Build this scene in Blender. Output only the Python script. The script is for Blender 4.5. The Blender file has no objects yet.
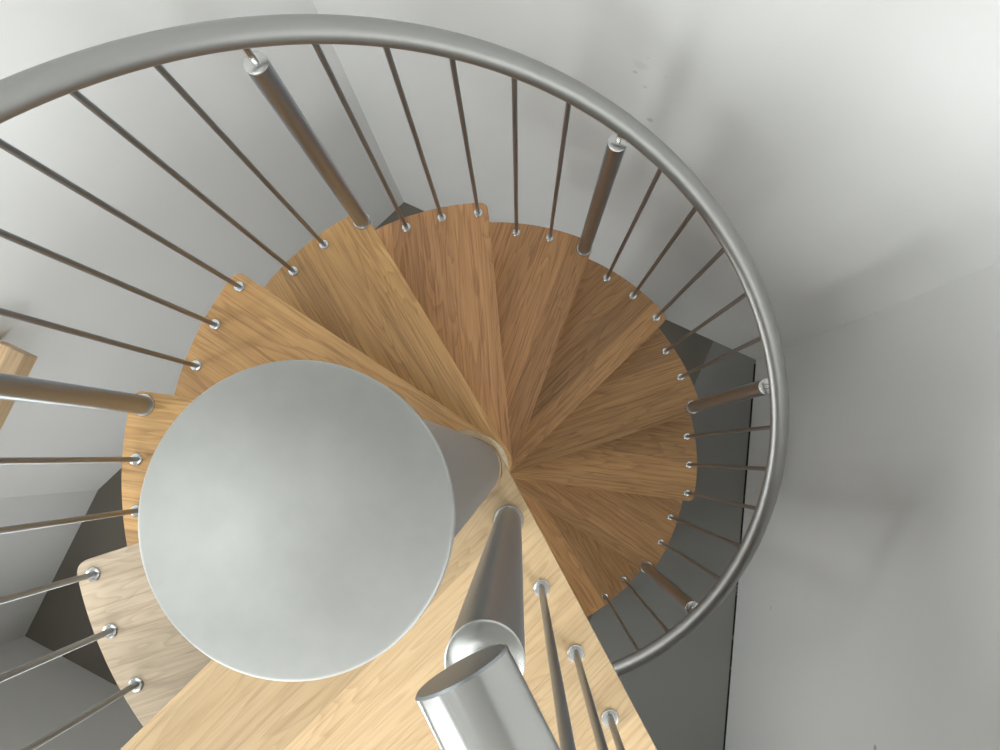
import bpy, bmesh, math
from mathutils import Vector, Matrix

# ------------------------------------------------------------------ plan of the stair
# world: Z up, ground floor at 0, origin on the axis of the steel column
STEP = 0.19816                      # rise of one step
PITCH = 0.44762                     # turn of one step (about 14 to the circle)
A0 = 2.42061                        # turn of the landing nosing, clockwise seen from above
LAND = 14 * STEP                    # top of the landing
R_OUT, R_BAL, R_HUB = 0.717, 0.689, 0.057
THICK = 0.040
RAIL_R = 0.0208
H_RAIL = 0.948                      # centre of the handrail above the nosings
H_POST = 0.853
H_GUARD = 0.922                     # guard rail on the landing
CAM_H = LAND + 1.26
DB = 0.1475                         # turn between two balusters
POST_R = 0.0192
COL_R = 0.0468
CAP_Z = CAM_H - 0.28472

scene = bpy.context.scene
COL = scene.collection


# ------------------------------------------------------------------ helpers
def W(x, y, z=0.0):
    """plan point (x to the right, y towards the viewer's feet) -> world"""
    return Vector((x, -y, z))


def pol(r, a, z=0.0):
    return Vector((r * math.cos(a), -r * math.sin(a), z))


def link(name, bm, mat, parent=None, smooth=True, angle=35):
    me = bpy.data.meshes.new(name)
    bmesh.ops.recalc_face_normals(bm, faces=bm.faces)
    for f in bm.faces:
        f.smooth = smooth
    if smooth:
        lim = math.radians(angle)
        for e in bm.edges:
            if len(e.link_faces) == 2 and e.calc_face_angle(0) > lim:
                e.smooth = False
    bm.to_mesh(me)
    bm.free()
    o = bpy.data.objects.new(name, me)
    COL.objects.link(o)
    for m in (mat if isinstance(mat, (list, tuple)) else [mat]):
        me.materials.append(m)
    if parent:
        o.parent = parent
    return o


def empty(name, loc, rz=0.0):
    o = bpy.data.objects.new(name, None)
    o.empty_display_size = 0.05
    o.location = loc
    o.rotation_euler = (0, 0, rz)
    COL.objects.link(o)
    return o


def tag(o, label, cat, group=None):
    o['label'] = label
    o['category'] = cat
    if group:
        o['group'] = group
    return o


def struct(o, label=None):
    o['kind'] = 'structure'
    if label:
        o['label'] = label
    return o


def lathe(bm, prof, seg=32, center=(0, 0, 0), axis=None):
    """prof: list of (r, z); r == 0 closes to a point"""
    c = Vector(center)
    rings = []
    for r, z in prof:
        if r < 1e-7:
            rings.append([bm.verts.new(c + Vector((0, 0, z)))])
        else:
            rings.append([bm.verts.new(c + Vector((r * math.cos(2 * math.pi * k / seg), r * math.sin(2 * math.pi * k / seg), z)))
                          for k in range(seg)])
    for a, b in zip(rings, rings[1:]):
        for k in range(seg):
            k2 = (k + 1) % seg
            if len(a) == 1 and len(b) == 1:
                continue
            if len(a) == 1:
                bm.faces.new((a[0], b[k], b[k2]))
            elif len(b) == 1:
                bm.faces.new((a[k], a[k2], b[0]))
            else:
                bm.faces.new((a[k], a[k2], b[k2], b[k]))
    return bm


def sweep(bm, pts, r, seg=24, caps=True):
    n = len(pts)
    rings = []
    up = Vector((0, 0, 1))
    for i, p in enumerate(pts):
        t = (pts[min(i + 1, n - 1)] - pts[max(i - 1, 0)]).normalized()
        s = t.cross(up)
        if s.length < 1e-4:
            s = Vector((1, 0, 0))
        s.normalize()
        u = s.cross(t).normalized()
        rings.append([bm.verts.new(p + r * (math.cos(2 * math.pi * k / seg) * s + math.sin(2 * math.pi * k / seg) * u)) for k in range(seg)])
    for a, b in zip(rings, rings[1:]):
        for k in range(seg):
            k2 = (k + 1) % seg
            bm.faces.new((a[k], a[k2], b[k2], b[k]))
    if caps:
        bm.faces.new(rings[0][::-1])
        bm.faces.new(rings[-1])
    return bm


def prism(outline, z0, z1, holes=()):
    """flat board from an outline (list of 2D points) with optional holes"""
    bm = bmesh.new()
    edges = []
    for loop in [outline] + list(holes):
        vs = [bm.verts.new((p[0], p[1], z0)) for p in loop]
        for i in range(len(vs)):
            edges.append(bm.edges.new((vs[i], vs[(i + 1) % len(vs)])))
    bmesh.ops.triangle_fill(bm, use_beauty=True, use_dissolve=False, edges=edges)
    fs = list(bm.faces)
    ret = bmesh.ops.extrude_face_region(bm, geom=fs)
    vs = [g for g in ret['geom'] if isinstance(g, bmesh.types.BMVert)]
    bmesh.ops.translate(bm, verts=vs, vec=(0, 0, z1 - z0))
    bmesh.ops.recalc_face_normals(bm, faces=bm.faces)
    return bm


def bevel(o, w, seg=2, angle=50):
    m = o.modifiers.new('edge', 'BEVEL')
    m.width = w
    m.segments = seg
    m.limit_method = 'ANGLE'
    m.angle_limit = math.radians(angle)
    return o


def box_bm(x0, x1, y0, y1, z0, z1, bm=None):
    bm = bm or bmesh.new()
    v = [bm.verts.new((x, y, z)) for z in (z0, z1) for y in (y0, y1) for x in (x0, x1)]
    for q in ((0, 2, 3, 1), (4, 5, 7, 6), (0, 1, 5, 4), (2, 6, 7, 3), (0, 4, 6, 2), (1, 3, 7, 5)):
        bm.faces.new([v[i] for i in q])
    return bm


# ------------------------------------------------------------------ materials
def new_mat(name):
    m = bpy.data.materials.new(name)
    m.use_nodes = True
    nt = m.node_tree
    nt.nodes.clear()
    out = nt.nodes.new('ShaderNodeOutputMaterial')
    b = nt.nodes.new('ShaderNodeBsdfPrincipled')
    nt.links.new(b.outputs[0], out.inputs[0])
    return m, nt, b, out


def N(nt, t, **kw):
    n = nt.nodes.new(t)
    for k, v in kw.items():
        if k in n.inputs:
            n.inputs[k].default_value = v
        else:
            setattr(n, k, v)
    return n


def math_node(nt, op, a, b=None, c=None):
    n = nt.nodes.new('ShaderNodeMath')
    n.operation = op
    for i, v in enumerate((a, b, c)):
        if v is None:
            continue
        if isinstance(v, (int, float)):
            n.inputs[i].default_value = v
        else:
            nt.links.new(v, n.inputs[i])
    return n.outputs[0]


def mix(nt, fac, a, b, mode='MIX'):
    n = nt.nodes.new('ShaderNodeMix')
    n.data_type = 'RGBA'
    n.blend_type = mode
    for s, v in ((n.inputs[0], fac), (n.inputs[6], a), (n.inputs[7], b)):
        if isinstance(v, (int, float)):
            s.default_value = v
        elif isinstance(v, tuple):
            s.default_value = (*v, 1) if len(v) == 3 else v
        else:
            nt.links.new(v, s)
    return n.outputs[2]


def ramp(nt, fac, stops):
    n = nt.nodes.new('ShaderNodeValToRGB')
    e = n.color_ramp.elements
    while len(e) < len(stops):
        e.new(0.5)
    for el, (p, c) in zip(e, stops):
        el.position = p
        el.color = (*c, 1) if len(c) == 3 else c
    nt.links.new(fac, n.inputs[0])
    return n.outputs[0]


def oak(name, light, mid, dark, stave=0.082, rough=0.38, contrast=1.0, rings_n=12.0):
    """glued oak staves, grain along local X"""
    m, nt, b, out = new_mat(name)
    L = nt.links.new
    tc = N(nt, 'ShaderNodeTexCoord')
    oi = N(nt, 'ShaderNodeObjectInfo')
    off = N(nt, 'ShaderNodeCombineXYZ')
    L(math_node(nt, 'MULTIPLY', oi.outputs['Random'], 7.3), off.inputs[0])
    L(math_node(nt, 'MULTIPLY', oi.outputs['Random'], 3.1), off.inputs[1])
    L(math_node(nt, 'MULTIPLY', oi.outputs['Random'], 11.7), off.inputs[2])
    add = N(nt, 'ShaderNodeVectorMath', operation='ADD')
    L(tc.outputs['Object'], add.inputs[0])
    L(off.outputs[0], add.inputs[1])
    sep = N(nt, 'ShaderNodeSeparateXYZ')
    L(add.outputs[0], sep.inputs[0])
    # staves
    sid = math_node(nt, 'FLOOR', math_node(nt, 'DIVIDE', sep.outputs[1], stave))
    wn = N(nt, 'ShaderNodeTexWhiteNoise', noise_dimensions='1D')
    L(sid, wn.inputs['W'])
    # each stave is cut from another place in the tree
    shift = N(nt, 'ShaderNodeVectorMath', operation='SCALE')
    L(wn.outputs['Color'], shift.inputs[0])
    shift.inputs['Scale'].default_value = 9.0
    p = N(nt, 'ShaderNodeVectorMath', operation='ADD')
    L(add.outputs[0], p.inputs[0])
    L(shift.outputs[0], p.inputs[1])

    def mapped(sx, sy, sz):
        mp = N(nt, 'ShaderNodeMapping')
        mp.inputs['Scale'].default_value = (sx, sy, sz)
        L(p.outputs[0], mp.inputs[0])
        return mp.outputs[0]
    n1 = N(nt, 'ShaderNodeTexNoise', Scale=1.0, Detail=2.0, Roughness=0.5, Distortion=0.6)
    L(mapped(1.6, 14, 14), n1.inputs['Vector'])
    # growth rings as contour lines of a stretched noise
    rings = math_node(nt, 'FRACT', math_node(nt, 'MULTIPLY', n1.outputs[0], rings_n))
    ringc = ramp(nt, rings, [(0.0, (0, 0, 0)), (0.55, (0.35, 0.35, 0.35)), (0.9, (1, 1, 1)), (1.0, (0, 0, 0))])
    n2 = N(nt, 'ShaderNodeTexNoise', Scale=1.0, Detail=4.0, Roughness=0.65)
    L(mapped(6, 210, 210), n2.inputs['Vector'])
    pores = ramp(nt, n2.outputs[0], [(0.36, (1, 1, 1)), (0.5, (0, 0, 0))])
    n3 = N(nt, 'ShaderNodeTexNoise', Scale=1.0, Detail=3.0)
    L(mapped(3, 55, 55), n3.inputs['Vector'])
    fib = ramp(nt, n3.outputs[0], [(0.3, (0, 0, 0)), (0.7, (1, 1, 1))])
    col = mix(nt, math_node(nt, 'MULTIPLY', fib, 0.55), light, mid)
    col = mix(nt, math_node(nt, 'MULTIPLY', ringc, 0.38 * contrast), col, dark)
    col = mix(nt, math_node(nt, 'MULTIPLY', pores, 0.46 * contrast), col, dark)
    tone = N(nt, 'ShaderNodeHueSaturation')
    L(math_node(nt, 'ADD', math_node(nt, 'MULTIPLY', wn.outputs['Value'], 0.36), 0.82), tone.inputs['Value'])
    L(math_node(nt, 'ADD', math_node(nt, 'MULTIPLY', oi.outputs['Random'], 0.022), 0.489), tone.inputs['Hue'])
    L(col, tone.inputs['Color'])
    L(tone.outputs[0], b.inputs['Base Color'])
    b.inputs['Roughness'].default_value = rough
    b.inputs['Specular IOR Level'].default_value = 0.5
    bp = N(nt, 'ShaderNodeBump', Strength=0.12, Distance=0.001)
    L(pores, bp.inputs['Height'])
    bp.invert = True
    L(bp.outputs[0], b.inputs['Normal'])
    return m


def steel(name, col, rough, aniso=0.0, tangent=None, mottle=0.0, scale=20.0):
    m, nt, b, out = new_mat(name)
    b.inputs['Metallic'].default_value = 1.0
    b.inputs['Base Color'].default_value = (*col, 1)
    b.inputs['Roughness'].default_value = rough
    b.inputs['Anisotropic'].default_value = aniso
    if tangent:
        t = N(nt, 'ShaderNodeTangent', direction_type='RADIAL', axis='Z')
        nt.links.new(t.outputs[0], b.inputs['Tangent'])
        if tangent == 'cross':
            b.inputs['Anisotropic Rotation'].default_value = 0.25
    if mottle:
        tc = N(nt, 'ShaderNodeTexCoord')
        n = N(nt, 'ShaderNodeTexNoise', Scale=scale, Detail=4.0, Roughness=0.6)
        nt.links.new(tc.outputs['Object'], n.inputs['Vector'])
        r = math_node(nt, 'MULTIPLY_ADD', n.outputs[0], mottle, rough - mottle * 0.5)
        nt.links.new(r, b.inputs['Roughness'])
        dark = tuple(c * 0.86 for c in col)
        c = mix(nt, ramp(nt, n.outputs[0], [(0.35, (0, 0, 0)), (0.65, (1, 1, 1))]), col, dark)
        nt.links.new(c, b.inputs['Base Color'])
    return m


def plaster(name, col, spots=()):
    m, nt, b, out = new_mat(name)
    L = nt.links.new
    geo = N(nt, 'ShaderNodeNewGeometry')
    n = N(nt, 'ShaderNodeTexNoise', Scale=2.5, Detail=3.0)
    L(geo.outputs['Position'], n.inputs['Vector'])
    c = mix(nt, ramp(nt, n.outputs[0], [(0.3, (0, 0, 0)), (0.7, (1, 1, 1))]), tuple(v * 0.97 for v in col), col)
    # a few scuffs and a painted shadow patch, each at its own place
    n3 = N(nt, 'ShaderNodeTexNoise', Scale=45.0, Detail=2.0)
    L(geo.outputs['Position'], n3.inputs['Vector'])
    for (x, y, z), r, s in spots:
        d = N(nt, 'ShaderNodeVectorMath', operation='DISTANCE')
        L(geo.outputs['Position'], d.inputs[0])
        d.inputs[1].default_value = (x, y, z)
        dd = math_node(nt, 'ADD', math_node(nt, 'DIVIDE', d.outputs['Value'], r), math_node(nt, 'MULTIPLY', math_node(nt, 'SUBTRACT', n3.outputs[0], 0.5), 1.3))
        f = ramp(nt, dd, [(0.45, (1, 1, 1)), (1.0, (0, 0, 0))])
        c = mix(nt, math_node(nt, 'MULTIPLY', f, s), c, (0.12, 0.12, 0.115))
    L(c, b.inputs['Base Color'])
    b.inputs['Roughness'].default_value = 0.75
    n2 = N(nt, 'ShaderNodeTexNoise', Scale=120.0, Detail=3.0)
    L(geo.outputs['Position'], n2.inputs['Vector'])
    bp = N(nt, 'ShaderNodeBump', Strength=0.06, Distance=0.002)
    L(n2.outputs[0], bp.inputs['Height'])
    L(bp.outputs[0], b.inputs['Normal'])
    return m


OAK = oak('oak_oiled', (0.53, 0.30, 0.128), (0.43, 0.21, 0.076), (0.18, 0.073, 0.023))
OAK_LAND = oak('oak_pale', (0.385, 0.274, 0.158), (0.328, 0.221, 0.115), (0.16, 0.09, 0.042), stave=0.16, rough=0.36, contrast=0.72, rings_n=18.0)
OAK_TOP = oak('oak_pale_grey', (0.43, 0.355, 0.255), (0.37, 0.295, 0.20), (0.20, 0.145, 0.09), stave=0.13, rough=0.34, contrast=0.8, rings_n=20.0)  # paler, greyer tone, used on the first tread only
OAK_LEDGE = oak('oak_ledge', (0.70, 0.52, 0.33), (0.62, 0.42, 0.24), (0.40, 0.23, 0.11), stave=0.09, contrast=0.7)
CAP_STEEL = steel('steel_satin_cap', (0.45, 0.455, 0.443), 0.46, mottle=0.05, scale=22.0)
SHAFT = steel('steel_satin_shaft', (0.40, 0.405, 0.40), 0.36)
RAIL = steel('steel_brushed_rail', (0.36, 0.36, 0.352), 0.42)
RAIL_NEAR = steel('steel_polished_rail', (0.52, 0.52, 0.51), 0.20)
ROD = steel('steel_rod', (0.30, 0.325, 0.35), 0.36)
POST = steel('steel_brushed_post', (0.37, 0.395, 0.42), 0.34)
TURNED = steel('steel_turned_end', (0.52, 0.52, 0.51), 0.22, aniso=0.92, tangent='around')
RING = steel('steel_ring', (0.58, 0.58, 0.57), 0.18)

# ------------------------------------------------------------------ the setting
pA, pK, pB, pC = (-2.287, 0.843), (-1.967, 0.150), (-0.496, -1.272), (1.220, -0.479)
pD = (0.905, 2.45)
ROOM = [pA, pK, pB, pC, pD]
CEIL = 5.00


def wall(name, a, b, z0, z1, mat, th=0.12, opening=None, ext=0.0):
    """vertical wall along plan points a->b, thickened to the outside; opening = (s0, s1, zlo, zhi) in metres along it"""
    A, B = W(*a), W(*b)
    d = (B - A)
    ln = d.length
    d.normalize()
    n = Vector((d.y, -d.x, 0))                       # either side; choose the one away from the column
    if n.dot(A) < 0:
        n = -n
    s_lo, s_hi = -ext, ln + ext
    bm = bmesh.new()

    def slab(s0, s1, lo, hi):
        q = [A + d * s0, A + d * s1, A + d * s1 + n * th, A + d * s0 + n * th]
        v = [bm.verts.new((p.x, p.y, z)) for z in (lo, hi) for p in q]
        for f in ((0, 1, 2, 3), (4, 5, 6, 7), (0, 1, 5, 4), (1, 2, 6, 5), (2, 3, 7, 6), (3, 0, 4, 7)):
            bm.faces.new([v[i] for i in f])
    ops = opening or []
    sc = sorted({s_lo, s_hi, *[v for op in ops for v in op[:2]]})
    for sa, sb in zip(sc, sc[1:]):
        cuts = [op for op in ops if op[0] <= sa + 1e-6 and op[1] >= sb - 1e-6]
        lo = z0
        for op in sorted(cuts, key=lambda o: o[2]):
            if op[2] > lo + 1e-6:
                slab(sa, sb, lo, op[2])
            lo = op[3]
        if lo < z1 - 1e-6:
            slab(sa, sb, lo, z1)
    o = link(name, bm, mat, smooth=False)
    struct(o)
    return o


WHITE = plaster('white_paint', (0.66, 0.665, 0.66))
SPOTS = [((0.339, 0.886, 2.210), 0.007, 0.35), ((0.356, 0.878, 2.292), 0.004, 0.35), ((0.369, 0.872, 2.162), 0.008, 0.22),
         ((0.345, 0.883, 2.25), 0.022, 0.10), ((0.402, 0.857, 2.246), 0.006, 0.12), ((0.404, 0.856, 2.008), 0.014, 0.32)]  # last spot is a shadow by the rail, painted into the wall colour
SPOTS_RIGHT = [((1.104, -0.601, 0.523), 0.010, 0.35), ((1.082, -0.804, 1.558), 0.012, 0.7)]
WHITE_BACK = plaster('white_paint_scuffs_shadow', (0.66, 0.665, 0.66), SPOTS)
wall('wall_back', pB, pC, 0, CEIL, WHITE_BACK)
wall('wall_back_left', pK, pB, 0, CEIL, WHITE)
wall('wall_left', pA, pK, 0, CEIL, WHITE, opening=[(0.06, 0.70, 2.9, 4.6)])  # added opening, out of view, lets light onto the right wall
wall('wall_right', pC, pD, 0, CEIL, plaster('white_paint_marked', (0.66, 0.665, 0.66), SPOTS_RIGHT), opening=[(1.45, 2.80, 3.3, 4.8)])  # added opening, out of view, lets light onto the left walls
wall('wall_front', pA, pD, 0, CEIL, WHITE, opening=[(0.86, 1.38, 0.0, 2.0), (1.0, 3.4, LAND + 0.1, 4.8)])  # low doorway and upper opening, both added out of view for light

# floor: dark grey brown screed
m, nt, b, out = new_mat('dark_floor')
geo = N(nt, 'ShaderNodeNewGeometry')
n = N(nt, 'ShaderNodeTexNoise', Scale=3.0, Detail=4.0)
nt.links.new(geo.outputs['Position'], n.inputs['Vector'])
nt.links.new(ramp(nt, n.outputs[0], [(0.3, (0.145, 0.132, 0.110)), (0.7, (0.170, 0.156, 0.130))]), b.inputs['Base Color'])
b.inputs['Roughness'].default_value = 0.55
FLOOR = m
# the pale hall floor meets it along a line square to the back wall
fA = Vector((1.02, -0.575))
fd_ = Vector((-0.418, 0.908))
wd_ = Vector((pD[0] - pA[0], pD[1] - pA[1]))
den = fd_.x * wd_.y - fd_.y * wd_.x
tt = ((pA[0] - fA.x) * wd_.y - (pA[1] - fA.y) * wd_.x) / den
fB = fA + fd_ * tt
struct(link('floor', prism([(p[0], -p[1]) for p in (pA, pK, pB, fA, fB)], -0.1, 0.0), FLOOR, smooth=False))
HALL = plaster('pale_floor', (0.26, 0.26, 0.248))
struct(link('floor_hall', prism([(p[0], -p[1]) for p in (fA, pC, pD, fB)], -0.1, 0.0), HALL, smooth=False))

# joint between the floor and the right wall, broken by filler
m, nt, b, out = new_mat('dark_joint')
geo = N(nt, 'ShaderNodeNewGeometry')
n = N(nt, 'ShaderNodeTexNoise', Scale=14.0, Detail=3.0)
nt.links.new(geo.outputs['Position'], n.inputs['Vector'])
nt.links.new(ramp(nt, n.outputs[0], [(0.62, (0.012, 0.012, 0.012)), (0.72, (0.25, 0.25, 0.24))]), b.inputs['Base Color'])
b.inputs['Roughness'].default_value = 0.9
JOINT = m
d = Vector((pD[0] - pC[0], pD[1] - pC[1])).normalized()
nn = Vector((-d.y, d.x))                              # to the inside (negative x)
if nn.x > 0:
    nn = -nn
q = [Vector(pC) + d * 0.02, Vector(pD) - d * 0.02]
outl = [q[0], q[1], q[1] + nn * 0.008, q[0] + nn * 0.008]
struct(link('trim_1', prism([(p.x, -p.y) for p in outl], 0.0, 0.003), JOINT, smooth=False))

# ceiling with an added, unseen rooflight, its outline set to shape the light
SKY = (-1.60, -0.32, -0.62, 0.18)                     # x0, x1, y0, y1 (world)
hole = [(SKY[0], SKY[2]), (SKY[1], SKY[2]), (SKY[1], SKY[3]), (SKY[0], SKY[3])]
bm = prism([(p[0], -p[1]) for p in ROOM], CEIL, CEIL + 0.15, holes=[hole])
struct(link('ceiling', bm, plaster('grey_ceiling', (0.38, 0.38, 0.375)), smooth=False))
win = bmesh.new()
x0, x1, y0, y1 = SKY
for bx in ((x0, x1, y0, y0 + .05), (x0, x1, y1 - .05, y1), (x0, x0 + .05, y0 + .05, y1 - .05), (x1 - .05, x1, y0 + .05, y1 - .05)):
    box_bm(*bx, CEIL + .06, CEIL + .14, bm=win)
frame = struct(link('window_added', win, WHITE, smooth=False))  # frame of the added rooflight
m, nt, b, out = new_mat('added_rooflight_glass')
nt.nodes.remove(b)
tr = N(nt, 'ShaderNodeBsdfTransparent')
gl = N(nt, 'ShaderNodeBsdfGlossy', Roughness=0.02)
fr = N(nt, 'ShaderNodeFresnel', IOR=1.45)
mx = N(nt, 'ShaderNodeMixShader')
nt.links.new(fr.outputs[0], mx.inputs[0])
nt.links.new(tr.outputs[0], mx.inputs[1])
nt.links.new(gl.outputs[0], mx.inputs[2])
nt.links.new(mx.outputs[0], out.inputs[0])
GLASS = m
link('pane', box_bm(x0 + .05, x1 - .05, y0 + .05, y1 - .05, CEIL + .09, CEIL + .098), GLASS, frame, smooth=False)

# upper floor behind the landing; unseen edge cut to shape the light
SLAB_Y = 0.85
k = (pD[1] - pA[1]) / (pD[0] - pA[0])
lx = -0.60
ly = pA[1] + (lx - pA[0]) * k
rx = pC[0] + (SLAB_Y - pC[1]) * (pD[0] - pC[0]) / (pD[1] - pC[1])
outl = [(lx, SLAB_Y), (rx, SLAB_Y), pD, (lx, ly)]
struct(link('floor_upper', prism([(p[0], -p[1]) for p in outl], LAND - 0.22, LAND), OAK_LAND, smooth=False))

# ------------------------------------------------------------------ column
col = empty('steel_column', (0, 0, 0))
tag(col, 'thick round steel column with a flat disc cap, rising through the landing', 'column')
bm = bmesh.new()
lathe(bm, [(0.0, 0.0), (COL_R, 0.0), (COL_R, CAP_Z - 0.008), (0.0, CAP_Z - 0.008)], seg=96)
link('shaft', bm, SHAFT, col)
bm = bmesh.new()
rc = 0.0542
lathe(bm, [(0.0, CAP_Z - 0.008), (rc - .001, CAP_Z - 0.008), (rc, CAP_Z - .007), (rc, CAP_Z - .0012), (rc - .0004, CAP_Z - .0004), (rc - .0014, CAP_Z), (0.0, CAP_Z)], seg=128)
link('cap_disc', bm, CAP_STEEL, col)


# ------------------------------------------------------------------ treads
def circle(r, n=48):
    return [(r * math.cos(2 * math.pi * k / n), r * math.sin(2 * math.pi * k / n)) for k in range(n)]


def fillet(p0, p1, p2, r, n=6):
    """round corner p1"""
    a = (Vector(p0) - Vector(p1)).normalized()
    c = (Vector(p2) - Vector(p1)).normalized()
    ang = a.angle(c)
    t = r / math.tan(ang / 2)
    s, e = Vector(p1) + a * t, Vector(p1) + c * t
    cen = Vector(p1) + (a + c).normalized() * (r / math.sin(ang / 2))
    v0, v1 = s - cen, e - cen
    tot = v0.angle_signed(v1)
    pts = []
    for k in range(n + 1):
        w = -tot * k / n
        pts.append(cen + Vector((v0.x * math.cos(w) - v0.y * math.sin(w), v0.x * math.sin(w) + v0.y * math.cos(w))))
    return pts


def tread_outline():
    """in the tread's own frame: +X runs along the nosing, the step below lies on the -Y side"""
    R, rh = R_OUT, R_HUB
    back = PITCH + math.radians(9)
    pts = []
    # nosing: from tangent point (0,-rh) outwards
    pts.append(Vector((0, -rh)))
    corner = Vector((math.sqrt(R * R - rh * rh), -rh))
    a_c = math.atan2(corner.y, corner.x)
    a_end = back + math.asin(rh / R)
    nxt = Vector((R * math.cos(a_c + .05), R * math.sin(a_c + .05)))
    pts += fillet(pts[0], corner, nxt, 0.022)
    for k in range(31):
        a = a_c + .05 + (a_end - a_c - .05) * k / 30
        pts.append(Vector((R * math.cos(a), R * math.sin(a))))
    # back edge in to the hub and round it
    a0 = back + math.pi / 2
    a1 = 1.5 * math.pi
    for k in range(17):
        a = a0 + (a1 - a0) * k / 17
        pts.append(Vector((rh * math.cos(a), rh * math.sin(a))))
    return pts


ORD = ['', 'first', 'second', 'third', 'fourth', 'fifth', 'sixth', 'seventh', 'eighth', 'ninth', 'tenth', 'eleventh', 'twelfth', 'thirteenth']
NOSE_TURN = math.radians(-2.4)
outl = tread_outline()
proto = None
for i in range(1, 14):
    if proto is None:
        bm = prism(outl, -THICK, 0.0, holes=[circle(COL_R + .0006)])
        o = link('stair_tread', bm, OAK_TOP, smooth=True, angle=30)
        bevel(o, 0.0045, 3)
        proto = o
    else:
        o = proto.copy()
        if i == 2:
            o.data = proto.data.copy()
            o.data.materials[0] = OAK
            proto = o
        COL.objects.link(o)
    a = A0 + i * PITCH + NOSE_TURN
    o.location = (0, 0, LAND - i * STEP)
    o.rotation_euler = (0, 0, -a)
    if i == 1:
        lab = 'pale wedge-shaped oak tread directly under the landing, with three balusters on its edge'
    elif i % 2 == 0:
        lab = 'wedge-shaped oak tread, %s below the landing, carrying a thick steel post' % ORD[i]
    else:
        lab = 'wedge-shaped oak tread, %s below the landing, carrying only slim balusters' % ORD[i]
    if i > 11:
        lab = 'wedge-shaped oak tread hidden under the landing, %s step down' % ORD[i]
    tag(o, lab, 'stair tread', 'oak treads of the spiral stair')

# ------------------------------------------------------------------ landing
LA = math.radians(135.6)                                # plan direction of the nosing over the first tread
g1, gd = Vector((0.059, 0.001)), Vector((0.472, 0.8816))
gd.normalize()
nd = Vector((-0.715, 0.700)).normalized()
ln = Vector((-0.379, 0.281))
corner_l = ln + nd * 0.235
t_end = (SLAB_Y - g1.y) / gd.y
rhub = 0.060
# outline: guard edge, then the slab edge, the outer edge, the nosing and round the column
pl = []
a_s = math.atan2(-gd.x, gd.y)                           # normal of the guard edge, pointing to the open side
pl.append(g1 + gd * 0.02)
pl.append(g1 + gd * t_end)
pl.append(Vector((corner_l.x, SLAB_Y)))
pl += fillet(Vector((corner_l.x, SLAB_Y)), corner_l, ln, 0.022)
pl.append(ln)
# tangent points round the hub
th1 = math.atan2(-nd.x, nd.y)
foot = ln - nd * ln.dot(nd)
a_n = math.atan2(foot.y, foot.x)
foot2 = g1 - gd * g1.dot(gd)
a_g = math.atan2(foot2.y, foot2.x)
r_n, r_g = foot.length, foot2.length
a_n0 = a_n
while a_g < a_n0:
    a_g += 2 * math.pi
for k in range(25):
    f = k / 24
    a = a_n0 + (a_g - a_n0) * f
    r = r_n + (r_g - r_n) * f
    pl.append(Vector((r * math.cos(a), r * math.sin(a))))
rot = Matrix.Rotation(LA, 2)                            # into the landing's own frame, grain along X
c0, s0 = math.cos(-LA), math.sin(-LA)


def to_land(p):
    x, y = p.x, -p.y                                    # world
    w = LA                                              # world angle of the grain is -LA; undo it
    return (x * math.cos(w) - y * math.sin(w), x * math.sin(w) + y * math.cos(w))


bm = prism([to_land(p) for p in pl], -THICK, 0.0, holes=[circle(0.0505, 64)])
land = link('landing', bm, OAK_LAND, angle=30)
bevel(land, 0.003, 2)
land.location = (0, 0, LAND)
land.rotation_euler = (0, 0, -LA)
tag(land, 'pale oak landing at the head of the spiral stair, beside the steel column', 'stair landing')
# low oak hub round the column
bm = bmesh.new()
lathe(bm, [(COL_R + .0003, -THICK), (0.0490, -THICK), (0.0490, 0.0003), (0.0484, 0.0010), (COL_R + .0003, 0.0010), (COL_R + .0003, -THICK)], seg=64)
link('hub_ring', bm, OAK_LAND, land)

# ------------------------------------------------------------------ balusters and posts
ROD_R = 0.0052


def baluster_parts(height):
    bm = bmesh.new()
    lathe(bm, [(0, 0.0015), (ROD_R, 0.0015), (ROD_R, height), (0, height)], seg=16)
    rod = link('rod', bm, ROD)
    bm = bmesh.new()
    lathe(bm, [(ROD_R, 0.0), (0.0130, 0.0), (0.0130, 0.0022), (0.0115, 0.0040), (0.0080, 0.0046), (ROD_R, 0.0046), (ROD_R, 0.0)], seg=32)
    ring = link('base_ring', bm, RING)
    return rod, ring


def post_parts(height, pin):
    bm = bmesh.new()
    lathe(bm, [(0, 0.001), (POST_R, 0.001), (POST_R, height - .0006), (0, height - .0006)], seg=64)
    tube = link('tube', bm, POST)
    bm = bmesh.new()
    lathe(bm, [(0, height - .0006), (POST_R, height - .0006), (POST_R, height + .0008), (POST_R - .001, height + .0016), (0, height + .0030)], seg=96)
    cap = link('end_cap', bm, TURNED)
    bm = bmesh.new()
    lathe(bm, [(0, height + .002), (.0056, height + .002), (.0056, height + pin), (0, height + pin)], seg=20)
    p = link('pin', bm, RING)
    bm = bmesh.new()
    lathe(bm, [(POST_R, 0.0), (POST_R + .0040, 0.0), (POST_R + .0040, 0.003), (POST_R + .0028, 0.005), (POST_R, 0.005), (POST_R, 0.0)], seg=64)
    ring = link('base_ring', bm, RING)
    return tube, cap, p, ring


H_BAL0 = H_RAIL - RAIL_R + 0.003


def rail_z(a):
    return LAND - STEP * (a - A0) / PITCH + H_RAIL


made_h = {}
POST_TURN = {2: 0.0115, 4: 0.017, 6: 0.009, 8: 0.0115, 10: 0.0115, 12: 0.0115}


def place(name, parts_fn, key, args, loc, label, cat, group):
    root = empty(name, loc)
    if key not in made_h:
        made_h[key] = parts_fn(*args)
        for p in made_h[key]:
            p.parent = root
    else:
        for p in made_h[key]:
            c = p.copy()
            COL.objects.link(c)
            c.parent = root
    tag(root, label, cat, group)
    return root


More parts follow.
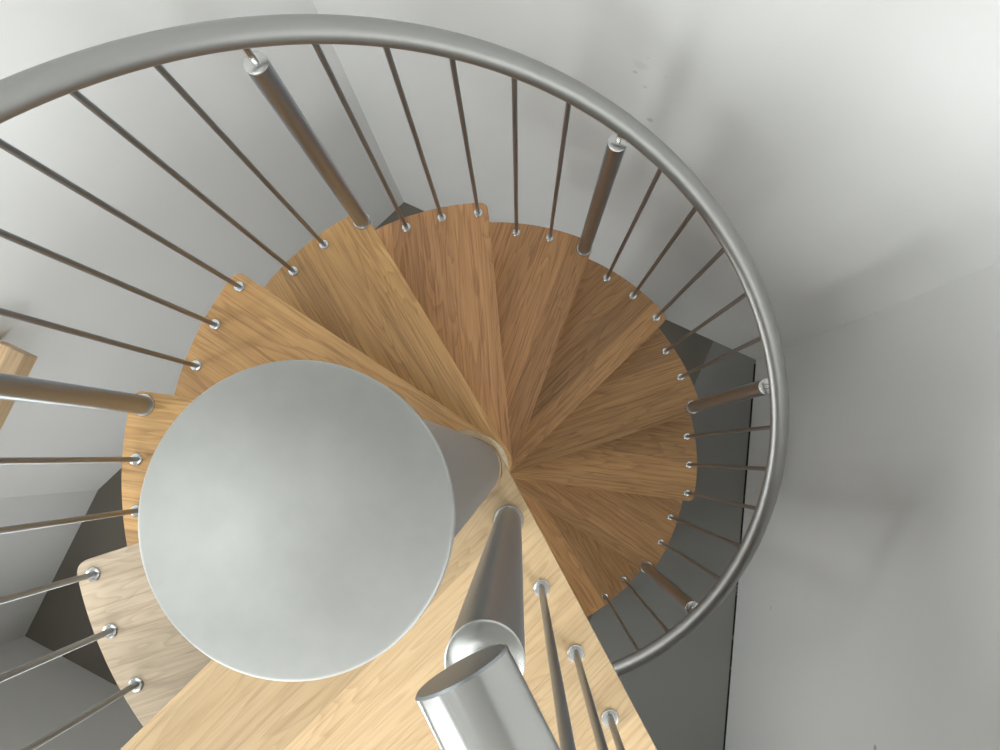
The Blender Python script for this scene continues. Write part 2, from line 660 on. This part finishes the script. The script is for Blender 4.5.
for i in range(1, 13):
    z = LAND - i * STEP
    for j in range(3):
        if i == 12 and j:
            continue
        if i == 11 and j == 0:
            continue
        post = (i % 2 == 0 and j == 0)
        a = A0 + i * PITCH - j * DB + (POST_TURN[i] if post else 0.0) - (0.010 if i == 2 else 0.0)
        loc = pol(R_BAL, a, z)
        if post:
            place('stair_post', post_parts, 'post', (H_POST, H_RAIL - RAIL_R - H_POST + .004), loc,
                  'thick round steel post at the front corner of the %s oak tread below the landing' % ORD[i],
                  'stair post', 'posts along the curved handrail')
        else:
            hgt = rail_z(a) - z - RAIL_R + .003
            where = ('at the front corner of', 'in the middle of', 'at the rear of')[j]
            if i % 2 == 0:
                where = ('', 'next to the post on', 'farther from the post on')[j]
            place('baluster', baluster_parts, ('bal', j), (hgt,), loc,
                  'slim steel baluster %s the %s oak tread below the landing' % (where, ORD[i]),
                  'baluster', 'slim balusters along the curved handrail')

# curved handrail
N_R = 260
a_top, a_bot = A0 - 0.02, A0 + 12.05 * PITCH
bm = bmesh.new()
pts = []
for k in range(N_R + 1):
    a = a_top + (a_bot - a_top) * k / N_R
    pts.append(pol(R_BAL, a, rail_z(a)))
sweep(bm, pts, RAIL_R, seg=40)
hr = link('handrail', bm, RAIL)
tag(hr, 'curved round steel handrail spiralling down around the stair', 'handrail')

# ------------------------------------------------------------------ guard on the landing
PG = Vector((0.0598, 0.0758))
U = Vector((0.466, 0.885)).normalized()
place('stair_post', post_parts, 'gpost', (H_POST, H_GUARD - RAIL_R - H_POST + .004), W(PG.x, PG.y, LAND),
      'thick round steel post on the landing close to the column, under the cut rail end', 'stair post', 'posts of the landing guard')
S_B = (Vector((0.1088, 0.175)), Vector((0.1586, 0.2686)), Vector((0.2077, 0.360)))
where = ('nearest the post', 'second from the post', 'third from the post')
for s, wd in zip(S_B, where):
    q = s
    place('baluster', baluster_parts, 'lb', (H_GUARD - RAIL_R + .002,), W(q.x, q.y, LAND),
          'slim steel baluster on the edge of the landing, %s' % wd, 'baluster', 'slim balusters of the landing guard')
bm = bmesh.new()
r0 = 0.0206
s0_, s1_ = -0.0135, 0.62
pts = []
A = PG + U * s0_
B = PG + U * s1_
for k in range(41):
    q = A.lerp(B, k / 40)
    pts.append(W(q.x, q.y, LAND + H_GUARD))
sweep(bm, pts, r0, seg=72, caps=False)
gr = link('handrail', bm, RAIL_NEAR)
tag(gr, 'straight thick steel handrail over the landing edge, its cut end towards the column', 'handrail')
for nm, q, dr in (('end_cap', A, -1), ('end_cap', B, 1)):
    bm = bmesh.new()
    c = W(q.x, q.y, LAND + H_GUARD)
    t = W(U.x, U.y).normalized() * dr
    sd = t.cross(Vector((0, 0, 1))).normalized()
    up = sd.cross(t)
    rings = []
    for rr, off in ((r0, 0.0), (r0 - .0012, .0010), (r0 * .5, .0014)):
        rings.append([bm.verts.new(c + t * off + rr * (math.cos(2 * math.pi * k / 72) * sd + math.sin(2 * math.pi * k / 72) * up)) for k in range(72)])
    for ra, rb in zip(rings, rings[1:]):
        for k in range(72):
            bm.faces.new((ra[k], ra[(k + 1) % 72], rb[(k + 1) % 72], rb[k]))
    bm.faces.new(rings[-1])
    link(nm, bm, POST, gr)

# ------------------------------------------------------------------ oak ledge in the corner at the left
# end corner, front edge along the left wall, back against the walls
LZ0, LZ1 = CAM_H - 2.40, CAM_H - 2.33
E_ = Vector((-1.334, -0.306))
fd = Vector((-0.42, 0.9075)).normalized()
bd = Vector((-0.9075, -0.42)).normalized()
LEDGE = dict(E=E_)
l_ang = math.atan2(-fd.y, fd.x)
P1 = E_ + bd * 0.105
P2 = Vector((-1.935, 0.135))
P3 = Vector((-2.13, 0.55))
P4 = E_ + fd * 0.98
P3 = P4 + bd * 0.36


def to_ledge(p):
    x, y = p.x - E_.x, -(p.y - E_.y)
    return (x * math.cos(-l_ang) - y * math.sin(-l_ang), x * math.sin(-l_ang) + y * math.cos(-l_ang))


bm = prism([to_ledge(p) for p in (E_, P1, P2, P3, P4)], LZ0 - LZ1, 0)
led = link('oak_ledge', bm, OAK_LEDGE, smooth=False)
bevel(led, 0.004, 2)
led.location = W(E_.x, E_.y, LZ1)
led.rotation_euler = (0, 0, l_ang)
tag(led, 'thick pale oak board fixed to the white wall at the left edge', 'ledge')

# ------------------------------------------------------------------ light
world = bpy.data.worlds.new('sky')
world.use_nodes = True
world.node_tree.nodes['Background'].inputs[0].default_value = (0.96, 1.0, 0.99, 1)
world.node_tree.nodes['Background'].inputs[1].default_value = 3.5
scene.world = world


def area(name, loc, target, sx, sy, power, col=(1, 1, 1)):
    l = bpy.data.lights.new(name, 'AREA')
    l.shape = 'RECTANGLE'
    l.size, l.size_y = sx, sy
    l.energy = power
    l.color = col
    o = bpy.data.objects.new(name, l)
    o.location = loc
    o.rotation_euler = (Vector(target) - Vector(loc)).to_track_quat('-Z', 'Y').to_euler()
    COL.objects.link(o)
    return o


cx, cy = (SKY[0] + SKY[1]) / 2, (SKY[2] + SKY[3]) / 2
portal = area('added_rooflight_portal', (cx, cy, CEIL + .145), (cx, cy, 0), SKY[1] - SKY[0], SKY[3] - SKY[2], 1)  # guides sky light through the added rooflight
portal.data.cycles.is_portal = True
# added lamps set just outside the unseen wall openings
def opening_light(name, a, b, sm, zm, w, h, power, colr, tilt=0.0):
    A, B = W(*a), W(*b)
    d = (B - A).normalized()
    n_ = Vector((d.y, -d.x, 0))
    if n_.dot(A) < 0:
        n_ = -n_
    p = A + d * sm + n_ * 0.16 + Vector((0, 0, zm))
    return area(name, p, p - n_ - Vector((0, 0, tilt)), w, h, power, colr)


opening_light('landing_added_light', pA, pD, 2.2, 3.83, 2.4, 1.9, 34, (0.98, 1.0, 0.985))  # added lamp behind the unseen opening over the landing
# added lamps beyond the unseen side openings, steering light across the stair
area('right_added_light', (3.6, -3.6, 5.9), (-0.9, 0.3, 2.2), 2.6, 2.6, 420, (0.98, 1.0, 0.99))
area('left_added_light', (-4.3, -0.75, 5.2), (1.0, -0.1, 2.0), 2.2, 2.2, 200, (0.98, 1.0, 0.99))
opening_light('low_added_light', pA, pD, 1.12, 1.0, 0.5, 1.95, 12, (0.99, 1.0, 0.98))  # added lamp at the unseen low doorway, brightens the lower left

# ------------------------------------------------------------------ camera
F_PX = 834.305
NX, NY = 519.461, 454.857
dv = Vector((NX - 500, NY - 375, F_PX)).normalized()    # straight down as the camera sees it (x right, y down, z forward)
qr = Vector((0, 0, 1)).rotation_difference(dv).to_matrix()
rt = qr.transposed()
ex, ey, ez = rt @ Vector((1, 0, 0)), rt @ Vector((0, 1, 0)), rt @ Vector((0, 0, 1))
fl = lambda v: Vector((v.x, -v.y, -v.z))
X, Y, Z = fl(ex), -fl(ey), -fl(ez)
cam = bpy.data.cameras.new('camera')
cam.sensor_width = 36.0
cam.lens = F_PX * 36.0 / 1000.0
cam.clip_start = 0.01
co = bpy.data.objects.new('camera', cam)
COL.objects.link(co)
co.matrix_world = Matrix(((X.x, Y.x, Z.x, 0.07633), (X.y, Y.y, Z.y, 0.02146), (X.z, Y.z, Z.z, CAM_H), (0, 0, 0, 1)))
scene.camera = co

vs = scene.view_settings
vs.view_transform = 'Standard'
vs.look = 'None'
vs.gamma = 1.0
vs.exposure = 0.0
vs.use_curve_mapping = False
scene.cycles.max_bounces = 12
scene.cycles.diffuse_bounces = 8
scene.cycles.glossy_bounces = 6
scene.cycles.use_denoising = True
